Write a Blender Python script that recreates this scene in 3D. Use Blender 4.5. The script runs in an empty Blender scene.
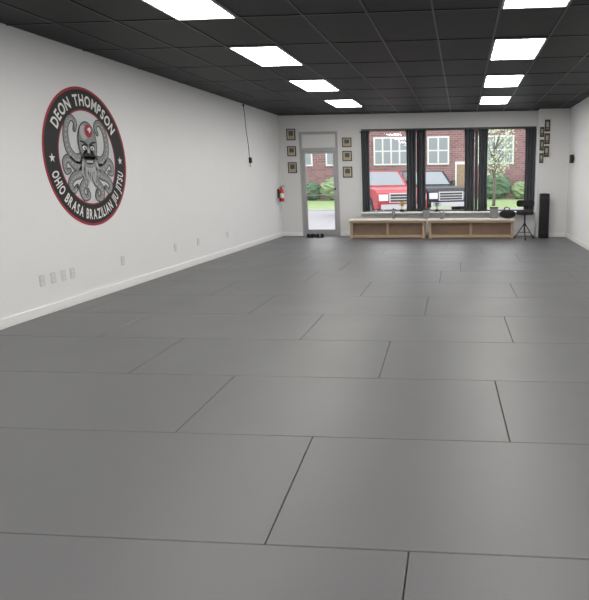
import bpy, bmesh, random
from math import *
from mathutils import Vector, Matrix
random.seed(7)
S=bpy.context.scene
S.view_settings.view_transform='Standard'
S.view_settings.look='None'
XL,XR,YB,YF,C=-4.455,2.436,14.72,-3.0,2.90

# ---------------- materials ----------------
def mat(name,col,rough=.6,metal=0,spec=.5,noise=0,nscale=8,bump=0,emit=0,coat=0):
    m=bpy.data.materials.new(name);m.use_nodes=True
    nt=m.node_tree;b=nt.nodes['Principled BSDF']
    c=(col[0],col[1],col[2],1)
    b.inputs['Base Color'].default_value=c
    b.inputs['Roughness'].default_value=rough
    b.inputs['Metallic'].default_value=metal
    b.inputs['Specular IOR Level'].default_value=spec
    b.inputs['Coat Weight'].default_value=coat
    if emit:
        b.inputs['Emission Color'].default_value=c;b.inputs['Emission Strength'].default_value=emit
    if noise or bump:
        tc=nt.nodes.new('ShaderNodeTexCoord');n=nt.nodes.new('ShaderNodeTexNoise')
        n.inputs['Scale'].default_value=nscale;n.inputs['Detail'].default_value=5
        nt.links.new(tc.outputs['Object'],n.inputs['Vector'])
        if noise:
            r=nt.nodes.new('ShaderNodeMapRange')
            r.inputs['To Min'].default_value=1-noise;r.inputs['To Max'].default_value=1+noise
            nt.links.new(n.outputs['Fac'],r.inputs['Value'])
            mx=nt.nodes.new('ShaderNodeVectorMath');mx.operation='SCALE'
            mx.inputs[0].default_value=col[:3]
            nt.links.new(r.outputs['Result'],mx.inputs['Scale'])
            nt.links.new(mx.outputs['Vector'],b.inputs['Base Color'])
        if bump:
            bp=nt.nodes.new('ShaderNodeBump');bp.inputs['Strength'].default_value=bump
            bp.inputs['Distance'].default_value=.01
            nt.links.new(n.outputs['Fac'],bp.inputs['Height']);nt.links.new(bp.outputs['Normal'],b.inputs['Normal'])
    return m
def glassmat(name,tint=(1,1,1),refl=.07):
    m=bpy.data.materials.new(name);m.use_nodes=True;nt=m.node_tree
    nt.nodes.remove(nt.nodes['Principled BSDF']);o=nt.nodes['Material Output']
    t=nt.nodes.new('ShaderNodeBsdfTransparent');t.inputs[0].default_value=(*tint,1)
    g=nt.nodes.new('ShaderNodeBsdfGlossy');g.inputs['Roughness'].default_value=.02
    x=nt.nodes.new('ShaderNodeMixShader');x.inputs[0].default_value=refl
    nt.links.new(t.outputs[0],x.inputs[1]);nt.links.new(g.outputs[0],x.inputs[2]);nt.links.new(x.outputs[0],o.inputs['Surface'])
    return m
M={}
M['wall']=mat('wall_paint',(.80,.805,.815),.75,noise=.015,nscale=3,bump=.05)
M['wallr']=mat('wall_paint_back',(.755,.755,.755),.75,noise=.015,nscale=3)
M['trim']=mat('trim_white',(.85,.85,.85),.45)
M['ceil']=mat('ceiling_tile_black',(.0075,.0078,.0088),.55,spec=.3,noise=.45,nscale=6,bump=.25)
M['tbar']=mat('ceiling_grid',(.017,.0175,.02),.4,spec=.35)
M['lframe']=mat('light_frame',(.5,.5,.5),.5)
M['lamp']=mat('light_diffuser',(1,.975,.925),.5,emit=18)
M['slab']=mat('subfloor',(.02,.02,.02),.9)
M['black']=mat('black_plastic',(.012,.012,.013),.45)
M['blackfab']=mat('black_fabric',(.018,.018,.02),.9,noise=.2,nscale=30)
M['dkmetal']=mat('dark_metal',(.05,.05,.055),.4,metal=.6)
M['alu']=mat('aluminium',(.46,.46,.47),.4,metal=.6)
M['dkframe']=mat('window_frame_dark',(.06,.06,.065),.45)
M['glass']=glassmat('window_glass',refl=.03)
M['curtain']=mat('curtain_fabric',(.08,.086,.10),.9,noise=.15,nscale=20)
M['wood']=mat('bench_wood',(.44,.32,.22),.5,noise=.18,nscale=6)
M['woodtop']=mat('bench_top',(.80,.74,.66),.4,noise=.08,nscale=6)
M['woodd']=mat('bench_wood_dark',(.27,.18,.12),.6,noise=.2,nscale=6)
M['red']=mat('red_paint',(.6,.02,.02),.3)
M['white']=mat('white_plastic',(.66,.66,.66),.4)
M['slot']=mat('outlet_slot',(.16,.16,.16),.5)
M['label']=mat('label',(.8,.78,.7),.6)
M['frame']=mat('certificate_frame',(.05,.04,.035),.4)
M['paper']=mat('certificate_paper',(.50,.45,.34),.6,noise=.3,nscale=25)
M['photo']=mat('certificate_photo',(.10,.10,.11),.5,noise=.6,nscale=18)
M['gold']=mat('gold_seal',(.55,.35,.08),.35,metal=.6)
M['grey']=mat('grey_paint',(.22,.23,.24),.5)
M['blind']=mat('transom_blind',(.80,.80,.80),.7)
# mural
M['mblack']=mat('mural_black',(.018,.018,.02),.7)
M['mred']=mat('mural_red',(.36,.03,.045),.7)
M['mwhite']=mat('mural_white',(.76,.76,.77),.7)
M['mbg']=mat('mural_background',(.62,.63,.65),.7)
M['mgrey']=mat('mural_grey',(.25,.26,.27),.7,noise=.35,nscale=9)
M['mgrey2']=mat('mural_light_grey',(.43,.44,.45),.7)
# outside
M['grass']=mat('grass',(.22,.30,.13),.9,noise=.3,nscale=2)
M['asphalt']=mat('asphalt',(.27,.27,.28),.9,noise=.1,nscale=3)
M['concrete']=mat('concrete',(.42,.42,.41),.9,noise=.08,nscale=3)
M['leaf']=mat('leaves',(.20,.27,.14),.8,noise=.3,nscale=4)
M['blossom']=mat('blossom',(.50,.58,.42),.8,noise=.15,nscale=4)
M['everg']=mat('evergreen',(.08,.14,.08),.8,noise=.4,nscale=6)
M['bark']=mat('bark',(.14,.12,.10),.9,noise=.3,nscale=10)
M['truckred']=mat('truck_red',(.33,.02,.035),.35,spec=.35,coat=.1)
M['truckblk']=mat('truck_black',(.012,.013,.017),.45,spec=.15)
M['carglass']=mat('car_glass',(.20,.23,.25),.15,spec=.6)
M['chrome']=mat('chrome',(.45,.45,.46),.3,metal=.9)
M['tyre']=mat('tyre',(.02,.02,.02),.8)
M['headl']=mat('headlight',(.6,.62,.65),.15)
M['roofw']=mat('stone_trim',(.64,.64,.64),.7)
M['bglass']=mat('building_glass',(.24,.26,.28),.3,spec=.4)
def brickmat():
    m=bpy.data.materials.new('brick');m.use_nodes=True;nt=m.node_tree;b=nt.nodes['Principled BSDF']
    tc=nt.nodes.new('ShaderNodeTexCoord');sp=nt.nodes.new('ShaderNodeSeparateXYZ');cb=nt.nodes.new('ShaderNodeCombineXYZ')
    nt.links.new(tc.outputs['Object'],sp.inputs[0]);nt.links.new(sp.outputs['X'],cb.inputs['X']);nt.links.new(sp.outputs['Z'],cb.inputs['Y'])
    br=nt.nodes.new('ShaderNodeTexBrick');br.inputs['Scale'].default_value=1
    br.inputs['Brick Width'].default_value=.42;br.inputs['Row Height'].default_value=.15;br.inputs['Mortar Size'].default_value=.010
    br.inputs['Color1'].default_value=(.25,.13,.13,1);br.inputs['Color2'].default_value=(.17,.082,.085,1);br.inputs['Mortar'].default_value=(.34,.29,.29,1)
    nt.links.new(cb.outputs[0],br.inputs['Vector']);nt.links.new(br.outputs['Color'],b.inputs['Base Color']);b.inputs['Roughness'].default_value=.9
    return m
M['brick']=brickmat()
def matmat():
    m=bpy.data.materials.new('mat_vinyl');m.use_nodes=True;nt=m.node_tree;b=nt.nodes['Principled BSDF']
    at=nt.nodes.new('ShaderNodeAttribute');at.attribute_name='shade'
    tc=nt.nodes.new('ShaderNodeTexCoord')
    n=nt.nodes.new('ShaderNodeTexNoise');n.inputs['Scale'].default_value=1.3;n.inputs['Detail'].default_value=8
    n2=nt.nodes.new('ShaderNodeTexNoise');n2.inputs['Scale'].default_value=180;n2.inputs['Detail'].default_value=3
    for q in (n,n2): nt.links.new(tc.outputs['Object'],q.inputs['Vector'])
    r=nt.nodes.new('ShaderNodeMapRange');r.inputs['To Min'].default_value=.92;r.inputs['To Max'].default_value=1.08
    nt.links.new(n.outputs['Fac'],r.inputs['Value'])
    r3=nt.nodes.new('ShaderNodeMapRange');r3.inputs['To Min'].default_value=.82;r3.inputs['To Max'].default_value=1.18
    nt.links.new(n2.outputs['Fac'],r3.inputs['Value'])
    mu=nt.nodes.new('ShaderNodeMath');mu.operation='MULTIPLY';nt.links.new(r.outputs[0],mu.inputs[0]);nt.links.new(at.outputs['Fac'],mu.inputs[1])
    mu2=nt.nodes.new('ShaderNodeMath');mu2.operation='MULTIPLY';nt.links.new(mu.outputs[0],mu2.inputs[0]);nt.links.new(r3.outputs[0],mu2.inputs[1])
    v=nt.nodes.new('ShaderNodeVectorMath');v.operation='SCALE';v.inputs[0].default_value=(.122,.123,.129)
    nt.links.new(mu2.outputs[0],v.inputs['Scale']);nt.links.new(v.outputs[0],b.inputs['Base Color'])
    r2=nt.nodes.new('ShaderNodeMapRange');r2.inputs['To Min'].default_value=.36;r2.inputs['To Max'].default_value=.52
    nt.links.new(n.outputs['Fac'],r2.inputs['Value']);nt.links.new(r2.outputs[0],b.inputs['Roughness'])
    bp=nt.nodes.new('ShaderNodeBump');bp.inputs['Strength'].default_value=.2;bp.inputs['Distance'].default_value=.002
    nt.links.new(n2.outputs['Fac'],bp.inputs['Height']);nt.links.new(bp.outputs[0],b.inputs['Normal'])
    b.inputs['Specular IOR Level'].default_value=.5
    return m
M['mat']=matmat()

# ---------------- builder ----------------
class B:
    def __init__(s): s.v=[];s.f=[];s.m=[];s.sm=[];s.mats=[]
    def mi(s,k):
        if k not in s.mats:s.mats.append(k)
        return s.mats.index(k)
    def add(s,vs,fs,k,sm=False,T=None):
        o=len(s.v)
        for p in vs:
            p=Vector(p)
            if T is not None:p=T@p
            s.v.append(tuple(p))
        i=s.mi(k)
        for f in fs:s.f.append([a+o for a in f]);s.m.append(i);s.sm.append(sm)
    def box(s,x0,x1,y0,y1,z0,z1,k,T=None):
        vs=[(x,y,z) for z in(z0,z1) for y in(y0,y1) for x in(x0,x1)]
        s.add(vs,[(0,2,3,1),(4,5,7,6),(0,1,5,4),(2,6,7,3),(0,4,6,2),(1,3,7,5)],k,T=T)
    def cyl(s,p0,p1,r0,k,r1=None,n=20,T=None,caps=True):
        if r1 is None:r1=r0
        p0=Vector(p0);p1=Vector(p1);d=(p1-p0).normalized()
        a=d.orthogonal().normalized();b=d.cross(a)
        vs=[];fs=[]
        for i in range(n):
            t=2*pi*i/n;q=a*cos(t)+b*sin(t);vs+= [p0+q*r0,p1+q*r1]
        for i in range(n):
            j=(i+1)%n;fs.append((2*i,2*j,2*j+1,2*i+1))
        s.add(vs,fs,k,True,T)
        if caps:
            s.add([vs[2*i] for i in range(n)],[tuple(range(n-1,-1,-1))],k,False,T)
            s.add([vs[2*i+1] for i in range(n)],[tuple(range(n))],k,False,T)
    def tube(s,pts,r,k,n=8,T=None):
        pts=[Vector(p) for p in pts];R=r if isinstance(r,(list,tuple)) else [r]*len(pts)
        vs=[];fs=[];a=None
        for i,p in enumerate(pts):
            d=(pts[min(i+1,len(pts)-1)]-pts[max(i-1,0)]).normalized()
            a=d.orthogonal().normalized() if a is None else (a-d*a.dot(d)).normalized()
            b=d.cross(a)
            for j in range(n):
                t=2*pi*j/n;vs.append(p+(a*cos(t)+b*sin(t))*R[i])
        for i in range(len(pts)-1):
            for j in range(n):
                q=(j+1)%n;fs.append((i*n+j,i*n+q,(i+1)*n+q,(i+1)*n+j))
        fs.append(tuple(range(n-1,-1,-1)));fs.append(tuple((len(pts)-1)*n+j for j in range(n)))
        s.add(vs,fs,k,True,T)
    def lathe(s,prof,c,k,n=20,T=None):
        vs=[];fs=[]
        for r,z in prof:
            for j in range(n):
                t=2*pi*j/n;vs.append((c[0]+r*cos(t),c[1]+r*sin(t),c[2]+z))
        for i in range(len(prof)-1):
            for j in range(n):
                q=(j+1)%n;fs.append((i*n+j,i*n+q,(i+1)*n+q,(i+1)*n+j))
        fs.append(tuple(range(n-1,-1,-1)));fs.append(tuple((len(prof)-1)*n+j for j in range(n)))
        s.add(vs,fs,k,True,T)
    def sph(s,c,r,k,n=14,T=None):
        if not isinstance(r,(tuple,list)):r=(r,r,r)
        vs=[];fs=[]
        for i in range(n+1):
            ph=pi*i/n
            for j in range(n):
                t=2*pi*j/n;vs.append((c[0]+r[0]*sin(ph)*cos(t),c[1]+r[1]*sin(ph)*sin(t),c[2]+r[2]*cos(ph)))
        for i in range(n):
            for j in range(n):
                q=(j+1)%n;fs.append((i*n+j,(i+1)*n+j,(i+1)*n+q,i*n+q))
        s.add(vs,fs,k,True,T)
    def prism(s,prof,y0,y1,k,T=None):  # prof in xz, extruded along y
        n=len(prof);vs=[(x,y0,z) for x,z in prof]+[(x,y1,z) for x,z in prof]
        fs=[tuple(range(n)),tuple(range(2*n-1,n-1,-1))]+[(i,i+n,(i+1)%n+n,(i+1)%n) for i in range(n)]
        s.add(vs,fs,k,T=T)
    def build(s,name,bevel=0,loc=None,rotz=0,fix=True):
        me=bpy.data.meshes.new(name);me.from_pydata(s.v,[],s.f)
        for k in s.mats:me.materials.append(M[k])
        for p,i,q in zip(me.polygons,s.m,s.sm):p.material_index=i;p.use_smooth=q
        if fix:
            bm=bmesh.new();bm.from_mesh(me);bmesh.ops.remove_doubles(bm,verts=bm.verts,dist=1e-6)
            bmesh.ops.recalc_face_normals(bm,faces=bm.faces);bm.to_mesh(me);bm.free()
        o=bpy.data.objects.new(name,me);bpy.context.collection.objects.link(o)
        if loc:o.location=loc
        o.rotation_euler[2]=rotz
        if bevel:
            md=o.modifiers.new('bevel','BEVEL');md.width=bevel;md.segments=2;md.limit_method='ANGLE';md.angle_limit=.7
        return o

# ---------------- room shell ----------------
b=B();b.box(XL-.15,XL,YF,YB+.2,-.05,C+.1,'wall');b.build('wall_left')
b=B();b.box(XR,XR+.15,YF,YB+.2,-.05,C+.1,'wall');b.build('wall_right')
b=B();b.box(XL-.15,XR+.15,YF-.15,YF,-.05,C+.1,'wall');b.build('wall_front')
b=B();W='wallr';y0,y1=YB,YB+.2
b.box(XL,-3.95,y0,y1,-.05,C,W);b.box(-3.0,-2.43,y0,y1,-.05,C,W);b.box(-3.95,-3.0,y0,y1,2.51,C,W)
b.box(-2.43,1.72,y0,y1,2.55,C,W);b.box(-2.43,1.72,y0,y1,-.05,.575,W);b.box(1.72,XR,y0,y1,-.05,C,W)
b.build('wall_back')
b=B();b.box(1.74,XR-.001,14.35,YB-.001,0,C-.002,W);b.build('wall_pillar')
b=B();b.box(XL-.15,XR+.15,YF,YB+.2,-.3,-.04,'slab');b.build('floor')
# mats (laid very slightly out of square, as in the room)
me_v=[];me_f=[];sh=[]
rows={0:-.188,1:-.79,2:-1.63,3:-.60,4:-1.44,5:-2.27,6:-1.23,7:-.3,8:-1.9,9:-.9,10:-1.5,11:-2.2,-1:-1.1,-2:-.3,-3:-.9,-4:-1.4,12:-.7}
skew={1:-.055,2:-.03,3:-.034,4:-.012}
g=.0019
for k in range(-5,13):
    ya=max(YF,2.057+(k-1)*1.0);yb=min(YB,2.057+k*1.0);sk=skew.get(k-0,-.01)
    if k==12: yb=YB
    x=rows.get(k,-1.0)
    while x>XL:x-=1.885
    xs=[x]
    while xs[-1]<XR:xs.append(xs[-1]+1.885)
    for i in range(len(xs)-1):
        xa=max(XL,xs[i]);xb=min(XR,xs[i+1])
        if xb-xa<.06 or yb-ya<.02:continue
        ym=(ya+yb)/2
        sa=0 if xa==XL else sk;sb=0 if xb==XR else sk
        o=len(me_v);e=.003
        for z,q in((-.04,0),(-e,0),(0,e)):
            for xx,yy,s_ in((xa+g+q,ya+g+q,sa),(xb-g-q,ya+g+q,sb),(xb-g-q,yb-g-q,sb),(xa+g+q,yb-g-q,sa)):me_v.append((xx+s_*(yy-ym),yy,z))
        for l in(0,4):
            for j in range(4):me_f.append((o+l+j,o+l+(j+1)%4,o+l+4+(j+1)%4,o+l+4+j))
        me_f.append((o+8,o+9,o+10,o+11))
        sh+= [random.uniform(.975,1.025)]*12
me=bpy.data.meshes.new('floor_mats');me.from_pydata(me_v,[],me_f);me.materials.append(M['mat'])
at=me.attributes.new('shade','FLOAT','POINT')
for i,s_ in enumerate(sh):at.data[i].value=s_
o=bpy.data.objects.new('floor_mats',me);bpy.context.collection.objects.link(o)
# ceiling with T-grid
b=B();b.box(XL-.15,XR+.15,YF-.15,YB+.2,C+.012,C+.15,'ceil')
gx=[.33+.61*i for i in range(-8,4)]
for x in gx:
    if XL<x<XR:b.box(x-.010,x+.010,YF,YB,C+.004,C+.014,'tbar')
for i in range(-9,8):
    y=7.14+1.22*i
    if YF<y<YB:b.box(XL,XR,y-.010,y+.010,C+.005,C+.014,'tbar')
b.build('ceiling')
# lights
for x in(-2.72,.33):
    for j in range(-3,4):
        y=4.70+2.44*j
        if y<YF: continue
        b=B();x0,x1,ya,yb=x+.012,x+.598,y+.012,y+1.208
        b.box(x0+.02,x1-.02,ya+.02,yb-.02,C-.002,C+.008,'lamp')
        b.box(x0,x0+.02,ya,yb,C-.006,C+.01,'lframe');b.box(x1-.02,x1,ya,yb,C-.006,C+.01,'lframe')
        b.box(x0,x1,ya,ya+.02,C-.006,C+.01,'lframe');b.box(x0,x1,yb-.02,yb,C-.006,C+.01,'lframe')
        b.build('ceiling_light')
# baseboards
def bb(name,x0,x1,ya,yb):
    b=B();b.box(x0,x1,ya,yb,0,.10,'trim');b.build(name,bevel=.006)
bb('baseboard_left',XL,XL+.018,YF,YB);bb('baseboard_right',XR-.018,XR,YF,14.35)
bb('baseboard_back',XL+.02,-3.96,YB-.018,YB);bb('baseboard_back.001',-2.99,1.73,YB-.018,YB);bb('baseboard_pillar',1.73,XR-.02,14.332,14.35)

# ---------------- door ----------------
b=B();ya,yb=YB-.01,YB+.08
b.box(-3.95,-3.89,ya,yb,0,2.51,'alu');b.box(-3.06,-3.0,ya,yb,0,2.51,'alu')
b.box(-3.89,-3.06,ya,yb,2.45,2.51,'alu');b.box(-3.89,-3.06,ya,yb,2.07,2.13,'alu')
for i in range(13):b.box(-3.885,-3.065,YB+.015+.006*(i%2),YB+.04,2.13+.0246*i,2.13+.0246*(i+1),'blind')
b.box(-3.89,-3.06,ya,yb,0,.02,'alu')
# leaf
b.box(-3.885,-3.82,YB+.01,YB+.055,.02,2.065,'alu');b.box(-3.13,-3.065,YB+.01,YB+.055,.02,2.065,'alu')
b.box(-3.82,-3.13,YB+.01,YB+.055,2.0,2.065,'alu');b.box(-3.82,-3.13,YB+.01,YB+.055,.02,.16,'alu')
b.box(-3.82,-3.13,YB+.03,YB+.036,.16,2.0,'glass')
b.box(-3.82,-3.13,YB-.045,YB-.02,.99,1.02,'alu')
for x in(-3.85,-3.10):b.box(x-.02,x+.02,YB-.045,YB+.01,.975,1.035,'alu')
b.cyl((-3.10,YB+.01,1.15),(-3.10,YB-.01,1.15),.025,'dkmetal')
b.box(-3.6,-3.35,YB-.05,YB+.01,2.01,2.055,'alu')
b.build('door_1',bevel=.004)
# ---------------- windows ----------------
for i,(xa,xb) in enumerate([(-2.43,-1.055),(-1.055,.335),(.335,1.72)]):
    b=B();ya,yb=YB+.02,YB+.12;t=.035
    b.box(xa,xa+t,ya,yb,.575,2.55,'dkframe');b.box(xb-t,xb,ya,yb,.575,2.55,'dkframe')
    b.box(xa+t,xb-t,ya,yb,2.50,2.55,'dkframe');b.box(xa+t,xb-t,ya,yb,.575,.62,'dkframe')
    b.box(xa+t,xb-t,YB+.06,YB+.066,.62,2.50,'glass')
    b.build('window_%d'%(i+1),bevel=.004)
b=B();b.box(-2.46,1.73,YB-.16,YB+.02,.555,.59,'trim');b.build('trim_window_sill',bevel=.006)
# curtains
def curtain(xa,xb,folds):
    b=B();vs=[];fs=[];n=folds*10;mz=8
    for j in range(mz+1):
        z=.60+(2.50-.60)*j/mz
        sq=1-.10*sin(pi*j/mz)
        for i in range(n+1):
            u=i/n;x=(xa+xb)/2+(u-.5)*(xb-xa)*sq
            y=14.60+.032*sin(u*folds*2*pi)+.006*sin(j+u*9)
            vs.append((x,y,z))
    for j in range(mz):
        for i in range(n):fs.append((j*(n+1)+i,j*(n+1)+i+1,(j+1)*(n+1)+i+1,(j+1)*(n+1)+i))
    b.add(vs,fs,'curtain',True)
    b.cyl((xa-.03,14.60,2.47),(xb+.02,14.60,2.47),.011,'dkmetal',n=10)
    for x in(xa-.02,xb+.01):b.cyl((x,14.60,2.47),(x,YB-.001,2.47),.007,'dkmetal',n=8)
    o=b.build('curtain',fix=False)
    md=o.modifiers.new('s','SOLIDIFY');md.thickness=.004
for c in[(-2.41,-2.21,3),(-1.33,-1.09,3),(-1.02,-.86,2),(.05,.29,3),(.38,.60,3),(1.46,1.69,3)]:curtain(*c)

# ---------------- benches ----------------
def bench(xa,xb):
    b=B();h=.45;y0,y1=14.0,14.42
    b.box(xa,xb,y0,y1,h-.035,h,'woodtop')
    b.box(xa+.02,xb-.02,y0+.02,y0+.045,h-.085,h-.036,'wood')
    b.box(xa+.02,xb-.02,y1-.045,y1-.02,h-.12,h-.036,'wood')
    for i,x in enumerate((xa+.03,(xa+xb)/2-.03,xb-.09)):
        yy=y0+.046 if i!=1 else y0+.1
        for y in(yy,y1-.105):b.box(x,x+.06,y,y+.055,0,h-.036,'wood')
        b.box(x+.01,x+.05,y0+.1,y1-.1,.12,.17,'wood')
    b.box(xa+.02,xb-.02,y0+.05,y0+.075,.02,.08,'wood')
    b.box(xa+.03,xb-.03,y0+.16,y0+.18,.02,h-.036,'woodd')
    b.build('bench',bevel=.005)
bench(-2.66,-.83);bench(-.80,1.22)
# ---------------- things on sill/bench ----------------
def kettlebell(x,y,z,r,k='grey'):
    b=B();b.lathe([(.0,0),(r*.6,0),(r*.9,r*.35),(r,r*.85),(r*.85,r*1.45),(r*.5,r*1.8),(.0,r*1.9)],(x,y,z),k)
    b.tube([(x-r*.5,y,z+r*1.55),(x-r*.62,y,z+r*2.2),(x-r*.35,y,z+r*2.7),(x+r*.35,y,z+r*2.7),(x+r*.62,y,z+r*2.2),(x+r*.5,y,z+r*1.55)],r*.17,k)
    b.build('kettlebell')
def trophy(x,y,z,h,k='grey'):
    b=B();b.box(x-.05,x+.05,y-.04,y+.04,z,z+h*.22,'black')
    b.lathe([(.035,h*.22),(.015,h*.3),(.012,h*.5),(.03,h*.6),(.05,h*.8),(.055,h)],(x,y,z),k)
    for s in(-1,1):b.tube([(x+s*.045,y,z+h*.92),(x+s*.085,y,z+h*.88),(x+s*.08,y,z+h*.7),(x+s*.035,y,z+h*.62)],.006,k)
    b.build('trophy')
def bottle(x,y,z,h,k):
    b=B();b.lathe([(.035,0),(.038,.01),(.038,h*.7),(.02,h*.82),(.015,h*.86)],(x,y,z),k);b.cyl((x,y,z+h*.86),(x,y,z+h),.02,'black')
    b.build('water_bottle')
trophy(-1.45,14.63,.592,.24,'gold');trophy(-.60,14.63,.592,.22,'grey')
bottle(-1.62,14.30,.452,.24,'grey')
b=B();b.box(-.92,-.76,14.26,14.38,.452,.66,'grey');b.box(-.935,-.745,14.25,14.39,.66,.69,'black');b.build('storage_box',bevel=.01)
b=B();b.box(.66,.84,14.27,14.39,.452,.68,'grey');b.box(.65,.85,14.26,14.40,.68,.71,'black');b.build('storage_box',bevel=.01)
kettlebell(-.47,14.2,.452,.075,'grey')
# duffel bag
b=B();prof=[]
for i in range(9):
    t=i/8;x=.88+.36*t;e=sin(pi*t)**.3 if 0<t<1 else .35
    prof.append((x,e))
vs=[];fs=[];m=16
for x,e in prof:
    for j in range(m):
        t=2*pi*j/m;cy=14.2+.13*e*(abs(cos(t))**.7)*(1 if cos(t)>=0 else -1);cz=.452+.10+.10*e*(abs(sin(t))**.7)*(1 if sin(t)>=0 else -1)
        vs.append((x,cy,cz))
for i in range(8):
    for j in range(m):q=(j+1)%m;fs.append((i*m+j,i*m+q,(i+1)*m+q,(i+1)*m+j))
fs.append(tuple(range(m)));fs.append(tuple(8*m+j for j in range(m)))
b.add(vs,fs,'blackfab',True)
for y in(14.13,14.27):b.tube([(.97,y,.63),(.99,y,.69),(1.04,y,.71),(1.09,y,.69),(1.11,y,.63)],.009,'black')
b.build('duffel_bag')
# stool
b=B();cx,cy=1.42,13.85
b.lathe([(.0,.56),(.17,.56),(.195,.58),(.20,.61),(.185,.645),(.15,.66),(0,.66)],(cx,cy,0),'blackfab',n=28)
b.cyl((cx,cy,.14),(cx,cy,.56),.018,'black');b.cyl((cx,cy,.30),(cx,cy,.36),.028,'black')
for i in range(3):
    t=2*pi*i/3+.5;ex,ey=cx+.25*cos(t),cy+.25*sin(t)
    b.tube([(cx+.02*cos(t),cy+.02*sin(t),.34),(cx+.16*cos(t),cy+.16*sin(t),.14),(ex,ey,.02)],.011,'black')
    b.tube([(cx,cy,.16),(cx+.155*cos(t),cy+.155*sin(t),.15)],.008,'black');b.sph((ex,ey,.02),.02,'black',8)
b.tube([(cx,cy+.02,.57),(cx+.02,cy+.2,.57),(cx+.03,cy+.23,.66),(cx+.03,cy+.22,.84)],.012,'black')
vs=[];fs=[]
for j in range(7):
    for i in range(13):
        u=(i/12-.5);v=(j/6-.5);w=.40*(1-.35*(2*v)**4*.6);vs.append((cx+.02+u*w,cy+.20-.16*(2*u)**2*.4,.80+v*.15))
for j in range(6):
    for i in range(12):fs.append((j*13+i,j*13+i+1,(j+1)*13+i+1,(j+1)*13+i))
b.add(vs,fs,'blackfab',True);b.add([(x,y+.035,z) for x,y,z in vs],fs,'blackfab',True)
ring=[i for i in range(13)]+[j*13+12 for j in range(1,7)]+[6*13+i for i in range(11,-1,-1)]+[j*13 for j in range(5,0,-1)]
nn=len(ring);ev=[vs[i] for i in ring]+[(vs[i][0],vs[i][1]+.035,vs[i][2]) for i in ring]
b.add(ev,[(i,(i+1)%nn,(i+1)%nn+nn,i+nn) for i in range(nn)],'blackfab',True)
b.build('stool')
# foam roller
b=B();rx=1.89
b.lathe([(.05,.0),(.105,.0),(.115,.015),(.115,1.0),(.105,1.015),(.05,1.015)],(rx,14.18,0),'blackfab',n=32)
b.lathe([(.0,1.0),(.05,1.0),(.05,1.02),(.0,1.02)],(rx,14.18,0),'dkmetal',n=24)
for z in(.12,.9):b.lathe([(.116,z),(.1175,z+.004),(.1175,z+.03),(.116,z+.034)],(rx,14.18,0),'black',n=32)
b.build('foam_roller')
# shoes
def shoe(x,y,rz):
    T=Matrix.Translation((x,y,0))@Matrix.Rotation(rz,4,'Z')
    b=B();secs=[(-.13,.028,.075),(-.10,.038,.085),(-.04,.036,.08),(.03,.042,.062),(.09,.046,.045),(.13,.03,.035)]
    vs=[];fs=[];m=12
    for yy,w,h in secs:
        for j in range(m):
            t=2*pi*j/m;vs.append((w*cos(t),yy,.012+h/2+h/2*sin(t)))
    for i in range(len(secs)-1):
        for j in range(m):q=(j+1)%m;fs.append((i*m+j,i*m+q,(i+1)*m+q,(i+1)*m+j))
    fs.append(tuple(range(m)));fs.append(tuple((len(secs)-1)*m+j for j in range(m)))
    b.add(vs,fs,'blackfab',True,T)
    b.prism([(-.04,0),(.04,0),(.046,.018),(-.046,.018)],-.135,.135,'black',T)
    b.lathe([(.028,.078),(.034,.088),(.028,.094),(.02,.085)],(0,-.085,0),'dkmetal',T=T)
    b.build('shoe')
for x,y,r in[(-3.72,14.40,.1),(-3.61,14.41,-.1),(-3.50,14.38,.3),(-3.39,14.40,.15)]:shoe(x,y,r)

# ---------------- frames ----------------
def cert(x0,x1,z0,z1,y,inner='paper',name='framed_certificate'):
    b=B();t=.022
    b.box(x0,x1,y-.012,y-.0005,z0,z1,'paper' if inner=='paper' else 'photo')
    b.box(x0,x0+t,y-.022,y-.0005,z0,z1,'frame');b.box(x1-t,x1,y-.022,y-.0005,z0,z1,'frame')
    b.box(x0+t,x1-t,y-.022,y-.0005,z0,z0+t,'frame');b.box(x0+t,x1-t,y-.022,y-.0005,z1-t,z1,'frame')
    w=x1-x0;h=z1-z0
    b.box(x0+w*.25,x1-w*.25,y-.014,y-.0121,z0+h*.38,z1-h*.2,'photo' if inner=='paper' else 'paper')
    b.box(x0+w*.3,x1-w*.3,y-.014,y-.0121,z0+h*.2,z0+h*.27,'gold')
    b.build(name)
for z0,z1 in[(2.32,2.59),(1.94,2.18),(1.54,1.80)]:cert(-4.25,-4.03,z0,z1,YB)
for z0,z1 in[(2.14,2.36),(1.81,2.05),(1.42,1.68)]:cert(-2.89,-2.66,z0,z1,YB)
for x0,x1,z0,z1 in[(1.86,1.98,2.40,2.66),(1.76,1.85,2.28,2.50),(1.86,1.98,2.12,2.36),(1.76,1.85,1.98,2.22),(1.86,1.97,1.84,2.08),(1.76,1.85,1.70,1.92)]:cert(x0,x1,z0,z1,14.35,'dark','framed_photo')
# ---------------- fire extinguisher ----------------
b=B();cx,cy=XL+.095,14.42
b.lathe([(.0,.86),(.05,.86),(.058,.875),(.058,1.12),(.045,1.16),(.022,1.18),(.02,1.20),(0,1.20)],(cx,cy,0),'red',n=24)
b.lathe([(.059,.95),(.0595,.951),(.0595,1.06),(.059,1.061)],(cx,cy,0),'label',n=24)
b.box(cx-.02,cx+.02,cy-.02,cy+.02,1.20,1.22,'dkmetal');b.box(cx-.01,cx+.09,cy-.01,cy+.01,1.235,1.245,'black');b.box(cx-.01,cx+.08,cy-.01,cy+.01,1.21,1.218,'black')
b.tube([(cx-.02,cy,1.21),(cx-.06,cy-.03,1.18),(cx-.03,cy-.07,1.08),(cx-.02,cy-.07,.95)],.01,'black');b.cyl((cx-.02,cy-.07,.95),(cx-.02,cy-.07,.89),.014,'black',r1=.02)
b.box(XL+.0005,XL+.036,cy-.03,cy+.03,.95,1.16,'dkmetal')
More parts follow.
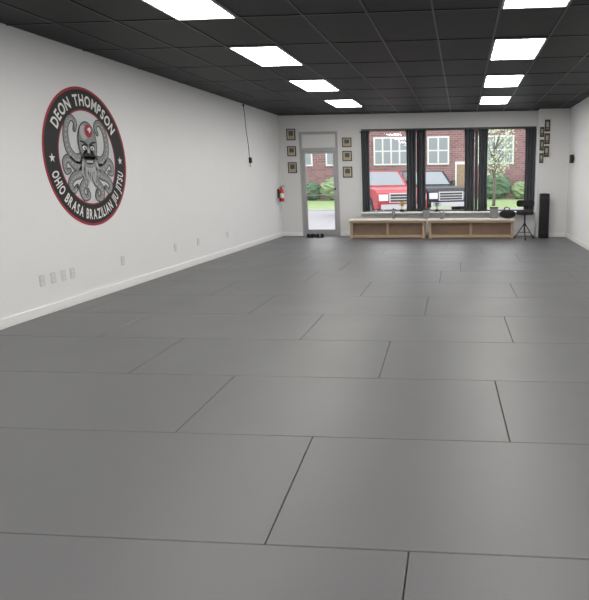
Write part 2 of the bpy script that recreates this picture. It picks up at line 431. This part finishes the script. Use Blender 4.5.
b.build('fire_extinguisher')
# ---------------- outlets ----------------
def outlet(y,z):
    b=B();b.box(XL+.0003,XL+.008,y-.038,y+.038,z-.06,z+.06,'white')
    for dz in(-.025,.025):
        b.cyl((XL+.008,y,z+dz),(XL+.011,y,z+dz),.016,'trim',n=14)
        for dy in(-.006,.006):b.box(XL+.011,XL+.0115,y+dy-.002,y+dy+.002,z+dz-.005,z+dz+.006,'slot')
    b.build('electrical_outlet',bevel=.002)
for y in(5.93,6.11,6.28,6.44,7.49,8.98,9.81,11.1):outlet(y,.37)
# ---------------- cord on left wall ----------------
b=B()
b.tube([(XL+.012,12.38+.012*sin(i*1.1)+.02*i,2.88-.11*i) for i in range(11)],.006,'black')
b.box(XL+.0005,XL+.05,12.54,12.60,1.74,1.85,'black')
b.cyl((XL+.012,12.38,2.86),(XL+.012,12.38,2.899),.02,'black')
b.tube([(XL+.02,12.56,1.74),(XL+.025,12.57,1.70),(XL+.02,12.55,1.66)],.005,'black')
b.build('hanging_cord')
b=B();b.box(XR-.09,XR-.02,13.66,13.80,1.68,1.86,'black');b.box(XR-.02,XR-.0005,13.70,13.76,1.72,1.82,'dkmetal')
b.cyl((XR-.09,13.73,1.74),(XR-.096,13.73,1.74),.04,'dkmetal');b.cyl((XR-.09,13.73,1.82),(XR-.096,13.73,1.82),.018,'dkmetal')
b.build('wall_speaker',bevel=.006)

# ---------------- mural ----------------
mb=B();CY,CZ=7.0,1.677
def P(u,v,l):return(XL+.0015*l,CY+u,CZ+v)
def disc(u,v,ru,l,k,rv=None,n=64,rot=0):
    rv=rv or ru;pts=[]
    for i in range(n):
        t=2*pi*i/n;a=ru*cos(t);c=rv*sin(t);pts.append(P(u+a*cos(rot)-c*sin(rot),v+a*sin(rot)+c*cos(rot),l))
    mb.add(pts,[tuple(range(n))],k)
def ringp(r0,r1,l,k,n=96):
    vs=[];fs=[]
    for i in range(n):
        t=2*pi*i/n;vs+=[P(r0*cos(t),r0*sin(t),l),P(r1*cos(t),r1*sin(t),l)]
    for i in range(n):j=(i+1)%n;fs.append((2*i,2*i+1,2*j+1,2*j))
    mb.add(vs,fs,k)
disc(0,0,.545,1,'mbg',n=96);ringp(.545,.775,1,'mblack');ringp(.775,.805,1,'mred');ringp(.537,.552,2,'mred')
def spl(pts,n=8):
    out=[];q=[pts[0]]+pts+[pts[-1]]
    for i in range(1,len(q)-2):
        for s in range(n):
            t=s/n;r=[]
            for c in(0,1):
                a,b_,c_,d=q[i-1][c],q[i][c],q[i+1][c],q[i+2][c]
                r.append(.5*(2*b_+(c_-a)*t+(2*a-5*b_+4*c_-d)*t*t+(3*b_-a-3*c_+d)*t**3))
            out.append(tuple(r))
    out.append(pts[-1]);return out
def ribbon(pts,w0,w1,l,k,ext=0):
    p=spl(pts);vs=[];fs=[];N=len(p)
    for i,(x,y) in enumerate(p):
        a=p[max(i-1,0)];c=p[min(i+1,N-1)];dx,dy=c[0]-a[0],c[1]-a[1];L=hypot(dx,dy) or 1
        w=(w0+(w1-w0)*i/(N-1))/2+ext;nx,ny=-dy/L*w,dx/L*w
        vs+=[P(x+nx,y+ny,l),P(x-nx,y-ny,l)]
    for i in range(N-1):fs.append((2*i,2*i+1,2*i+3,2*i+2))
    mb.add(vs,fs,k);disc(p[-1][0],p[-1][1],w1/2+ext,l,k,n=12)
tent=[[(.10,-.02),(.24,-.04),(.35,.04),(.39,.18),(.36,.33),(.27,.42),(.19,.37),(.22,.29)],
[(.10,-.08),(.26,-.12),(.38,-.04),(.46,-.08),(.45,-.18),(.38,-.17)],
[(.08,-.10),(.20,-.20),(.32,-.24),(.40,-.32),(.35,-.40),(.28,-.35)],
[(.04,-.12),(.10,-.28),(.20,-.38),(.17,-.48),(.08,-.47),(.09,-.40)]]
for t in tent:
    for sx in(-1,1):
        pts=[(sx*x,y+(.02 if sx<0 else 0)) for x,y in t]
        ribbon(pts,.115,.04,3,'mblack',.011);ribbon(pts,.115,.04,4,'mgrey')
        sp=spl(pts)
        for i in range(6,len(sp)-4,3):disc(sp[i][0],sp[i][1]-.012,.018*(1-i/len(sp)*.5),5,'mgrey2',n=10)
# head
disc(0,.17,.185,6,'mblack',.25);disc(0,.17,.172,7,'mgrey',.237)
disc(0,-.04,.16,6,'mblack',.15);disc(0,-.04,.148,7,'mgrey',.138)
disc(-.06,.29,.07,8,'mgrey2',.085,rot=.3);disc(.03,.31,.075,9,'mred');disc(.045,.32,.042,10,'mwhite',.028,rot=.6);disc(.02,.30,.02,11,'mred')
for sx in(-1,1):
    disc(sx*.075,.12,.054,8,'mblack',.038);disc(sx*.075,.112,.042,9,'mwhite',.024);disc(sx*.068,.110,.015,10,'mblack')
    ribbon([(sx*.015,.135),(sx*.08,.175),(sx*.15,.185)],.035,.015,10,'mblack')
    ribbon([(sx*.005,.03),(sx*.07,.035),(sx*.15,-.01)],.05,.02,10,'mblack')
    ribbon([(sx*.06,-.11),(sx*.09,-.19),(sx*.05,-.26),(sx*.08,-.32)],.05,.015,8,'mgrey2')
    ribbon([(sx*.13,-.05),(sx*.16,-.15),(sx*.13,-.24)],.04,.012,8,'mgrey2')
disc(0,-.045,.09,8,'mblack',.035)
for i in range(6):mb.box(XL+.0135,XL+.014,CY-.066+i*.022,CY-.050+i*.022,CZ-.058,CZ-.032,'mwhite')
disc(0,.07,.028,9,'mgrey2',.035)
for i in range(3):ribbon([(-.03+.03*i,-.12),(-.035+.035*i,-.2),(-.03+.03*i,-.28)],.03,.01,9,'mgrey2')
# stars
for sx in(-1,1):
    pts=[]
    for i in range(10):
        r=.052 if i%2==0 else .022;t=pi/2+i*pi/5;pts.append(P(sx*.662+r*cos(t),-.02+r*sin(t),3))
    c=P(sx*.662,-.02,3);mb.add(pts+[c],[(i,(i+1)%10,10) for i in range(10)],'mwhite')
# text
def glyph(ch,size):
    cu=bpy.data.curves.new('t','FONT');cu.body=ch;cu.size=size;cu.offset=size*.03;cu.resolution_u=3
    ob=bpy.data.objects.new('t',cu);bpy.context.collection.objects.link(ob)
    bpy.context.view_layer.update();d=bpy.context.evaluated_depsgraph_get()
    m=ob.evaluated_get(d).to_mesh();vs=[(v.co.x,v.co.y) for v in m.vertices];fs=[tuple(p.vertices) for p in m.polygons]
    ob.evaluated_get(d).to_mesh_clear();bpy.data.objects.remove(ob);bpy.data.curves.remove(cu)
    return vs,fs
def arctext(txt,R,size,a0,a1,bottom=False):
    gl=[];gap=size*.13
    for ch in txt:
        if ch==' ':gl.append((None,None,size*.28,0));continue
        vs,fs=glyph(ch,size);x0=min(v[0] for v in vs);x1=max(v[0] for v in vs);gl.append((vs,fs,x1-x0,x0))
    tot=sum(q[2] for q in gl)+gap*(len(gl)-1);k=(abs(a1-a0)*R)/tot;s=0
    for vs,fs,w,x0 in gl:
        m=(s+w/2)*k;s+=w+gap
        if vs is None:continue
        th=a0+(a1-a0)*(m/(tot*k));out=[]
        for x,y in vs:
            lx=(x-x0-w/2)*min(k,1.25);ly=y-size*.36
            ra=(cos(th),sin(th));ta=(sin(th),-cos(th)) if not bottom else (-sin(th),cos(th));sg=1 if not bottom else -1
            out.append(P(ra[0]*(R+sg*ly)+ta[0]*lx,ra[1]*(R+sg*ly)+ta[1]*lx,3))
        mb.add(out,fs,'mwhite')
arctext('DEON THOMPSON',.66,.175,radians(150),radians(30))
arctext('OHIO BRASA BRAZILIAN JIU JITSU',.665,.165,radians(194),radians(346),True)
mb.build('wall_mural',fix=False)

# ---------------- outside ----------------
G=-.15
b=B();b.box(-40,40,14.95,17.2,G-.1,G,'concrete');b.build('sidewalk')
b=B();b.box(-40,40,17.2,29.3,G-.12,G-.02,'asphalt');b.build('street')
b=B();b.box(-40,40,29.5,60,G-.1,G-.002,'grass');b.build('lawn')
b=B();b.box(-40,40,29.3,29.5,G-.1,G+.06,'concrete');b.build('curb')
b=B();b.box(-32,32,45,55,G,7.5,'brick');b.box(-32.2,32.2,44.85,55.2,7.5,7.8,'roofw');b.box(-32,32,44.94,45,4.75,4.85,'roofw')
for xc in(-16,-12.4,-8.8,-5.2,-1.75,2.4,6.0,9.6,13.2):
    w=1.3 if xc not in(-1.75,)else .8
    for z0,z1 in((2.3,4.3),(5.2,7.0)):
        b.box(xc-w,xc+w,44.9,45.02,z0,z1,'roofw')
        n=4 if w>1 else 2
        for i in range(n):
            for j in range(2):
                xa=xc-w+.12+(2*w-.12)/n*i;xb=xa+(2*w-.12)/n-.12;za=z0+.12+(z1-z0-.12)/2*j;zb=za+(z1-z0-.12)/2-.1
                b.box(xa,xb,44.88,44.9,za,zb,'bglass')
b.box(-.52,.62,44.9,45.02,G,2.5,'roofw');b.box(-.4,.5,44.88,44.9,G,2.3,'woodd')
b.build('brick_building')
def tree(x,y,h,r,k,name,n=900,tr=.12):
    b=B();rd=random.Random(int(x*10+y))
    b.tube([(x,y,G),(x+.05,y,G+h*.2),(x-.03,y,G+h*.45),(x,y,G+h*.8)],[tr,tr*.8,tr*.6,tr*.2],'bark')
    for i in range(22):
        t=rd.uniform(0,2*pi);z0=G+h*rd.uniform(.25,.65);q=r*rd.uniform(.5,.95)
        b.tube([(x,y,z0),(x+q*.5*cos(t),y+q*.5*sin(t),z0+h*.12),(x+q*cos(t),y+q*sin(t),z0+h*.22)],[tr*.35,tr*.2,tr*.08],'bark',n=5)
    vs=[];fs=[]
    for i in range(n):
        t=rd.uniform(0,2*pi);ph=acos(rd.uniform(-1,1));q=r*rd.uniform(.3,1)**.5
        c=Vector((x+q*sin(ph)*cos(t),y+q*sin(ph)*sin(t),G+h*.62+q*.85*cos(ph)*h*.40/r))
        a=Vector((rd.gauss(0,1),rd.gauss(0,1),rd.gauss(0,1))).normalized();d=a.orthogonal().normalized();s_=rd.uniform(.04,.10)
        e=a.cross(d);o=len(vs);vs+=[c+d*s_,c+e*s_*.6,c-d*s_,c-e*s_*.6];fs.append((o,o+1,o+2,o+3))
    b.add(vs,fs,k);b.build(name,fix=False)
tree(1.7,33,5.0,1.2,'blossom','budding_tree',1000,.09)
tree(-11.2,38,6.5,1.6,'leaf','leafy_tree',800,.16)
def bush(x,y,r,h,k='everg'):
    b=B();rd=random.Random(int(x*7+y*3));vs=[];fs=[];n=18
    for i in range(n+1):
        ph=pi*i/n
        for j in range(n):
            t=2*pi*j/n;q=1+rd.uniform(-.13,.13);vs.append((x+r*q*sin(ph)*cos(t),y+r*q*sin(ph)*sin(t),max(G,G+h/2+h/2*q*cos(ph))))
    for i in range(n):
        for j in range(n):q=(j+1)%n;fs.append((i*n+j,(i+1)*n+j,(i+1)*n+q,i*n+q))
    b.add(vs,fs,k,False);b.build('bush',fix=False)
for x,y,r,h,k in[(2.4,43.2,1.0,1.8,'everg'),(4.2,43.2,.8,1.2,'leaf'),(-2.2,43.2,.9,1.2,'leaf'),(-4.4,43.2,1,1.4,'everg'),(-9.0,43.2,1.1,1.6,'leaf'),(-10.9,43.2,.9,1.3,'everg'),(6.2,43.2,.9,1.4,'everg'),(-6.6,43.2,1.0,1.3,'leaf')]:bush(x,y,r,h,k)
# pickups: local +x forward
def pickup(name,paint,loc,rz):
    b=B();w=.98
    def arch(cx,r=.5):
        return [(cx+r*cos(t),.42+r*sin(t)) for t in [pi*i/10 for i in range(11)]]
    prof=[(-2.75,.47),(-2.78,.95),(-2.75,1.25),(.95,1.25),(1.3,1.22),(2.45,1.15),(2.68,1.02),(2.74,.85),(2.74,.47),(2.35,.42)]+arch(1.8)[1:-1]+[(1.25,.42),(-1.05,.42)]+arch(-1.6)[1:-1]+[(-2.15,.42)]
    b.prism(prof,-w,w,paint)
    b.box(-2.6,-.9,-w+.12,w-.12,1.251,1.262,'black')
    bx=[(-.82,1.25),(1.0,1.25),(.42,1.83),(-.72,1.85)];wb,wt=w-.03,w-.17
    vs=[(x,(-1)*(wb if z<1.3 else wt),z) for x,z in bx]+[(x,(wb if z<1.3 else wt),z) for x,z in bx]
    b.add(vs,[(0,1,2,3),(7,6,5,4),(0,4,5,1),(1,5,6,2),(2,6,7,3),(3,7,4,0)],paint)
    def lerp(p,q,t):return Vector(p)+(Vector(q)-Vector(p))*t
    def quad(a,b_,c,d,ins,off,k):
        A,B_,C_,D=[Vector(q) for q in(a,b_,c,d)];cen=(A+B_+C_+D)/4;n=(B_-A).cross(D-A).normalized()
        if n.dot(cen-Vector((.1,0,1.45)))<0:n=-n
        b.add([p+(cen-p)*ins+n*off for p in(A,B_,C_,D)],[(0,1,2,3)],k)
    quad(vs[1],vs[5],vs[6],vs[2],.12,.006,'carglass');quad(vs[0],vs[4],vs[7],vs[3],.2,.006,'carglass')
    for s0 in(0,4):
        a,b1,c,d=[Vector(v) for v in vs[s0:s0+4]]
        m0=lerp(a,b1,.45);m1=lerp(d,c,.5)
        quad(a,m0,m1,d,.14,.006,'carglass');quad(m0,b1,c,m1,.16,.006,'carglass')
    b.box(2.74,2.80,-.88,.88,.44,.62,'chrome');b.box(-2.84,-2.77,-.85,.85,.44,.60,'chrome')
    b.box(2.72,2.765,-.54,.54,.68,1.02,'chrome')
    for z in(.71,.81,.91):b.box(2.76,2.772,-.49,.49,z,z+.07,'black')
    for s_ in(-1,1):
        b.box(2.60,2.76,s_*.76-.18,s_*.76+.18,.75,.98,'headl')
        b.box(.76,.90,s_*1.06-.08,s_*1.06+.08,1.24,1.44,'black')
        for dx in(-.62,.12):b.box(dx+.1,dx+.28,s_*.985-.012,s_*.985+.012,1.04,1.08,'chrome')
        for cx in(1.8,-1.6):
            b.cyl((cx,s_*.71,.42),(cx,s_*.98,.42),.42,'tyre',n=28);b.cyl((cx,s_*.981,.42),(cx,s_*.995,.42),.25,'chrome',n=20)
            for i in range(5):
                t=2*pi*i/5;b.cyl((cx+.13*cos(t),s_*.996,.42+.13*sin(t)),(cx+.13*cos(t),s_*1.0,.42+.13*sin(t)),.045,'black',n=8)
    return b.build(name,bevel=.02,loc=loc,rotz=rz)
hd=radians(-62)
pickup('pickup_truck','truckred',(-3.45,24.6,G-.02),hd)
pickup('pickup_truck','truckblk',(-1.72,26.3,G-.02),hd)

# ---------------- world, camera ----------------
w=bpy.data.worlds.new('sky');S.world=w;w.use_nodes=True;nt=w.node_tree
bg=nt.nodes['Background'];bg.inputs['Color'].default_value=(.95,.975,1,1);bg.inputs['Strength'].default_value=2.9
ca=bpy.data.cameras.new('camera');co=bpy.data.objects.new('camera',ca);bpy.context.collection.objects.link(co)
yaw,pit,rol=.0903,.2018,-.0102
f=Vector((-sin(yaw)*cos(pit),cos(yaw)*cos(pit),-sin(pit)));r=Vector((cos(yaw),sin(yaw),0));u=r.cross(f)
r2=r*cos(rol)+u*sin(rol);u2=-r*sin(rol)+u*cos(rol)
Mx=Matrix((r2,u2,-f)).transposed().to_4x4();Mx.translation=(0,0,1.4087);co.matrix_world=Mx
ca.sensor_width=36;ca.lens=599.19/600*36;ca.shift_x=-(408.06-294.5)/600;ca.clip_start=.05;ca.clip_end=300
S.camera=co
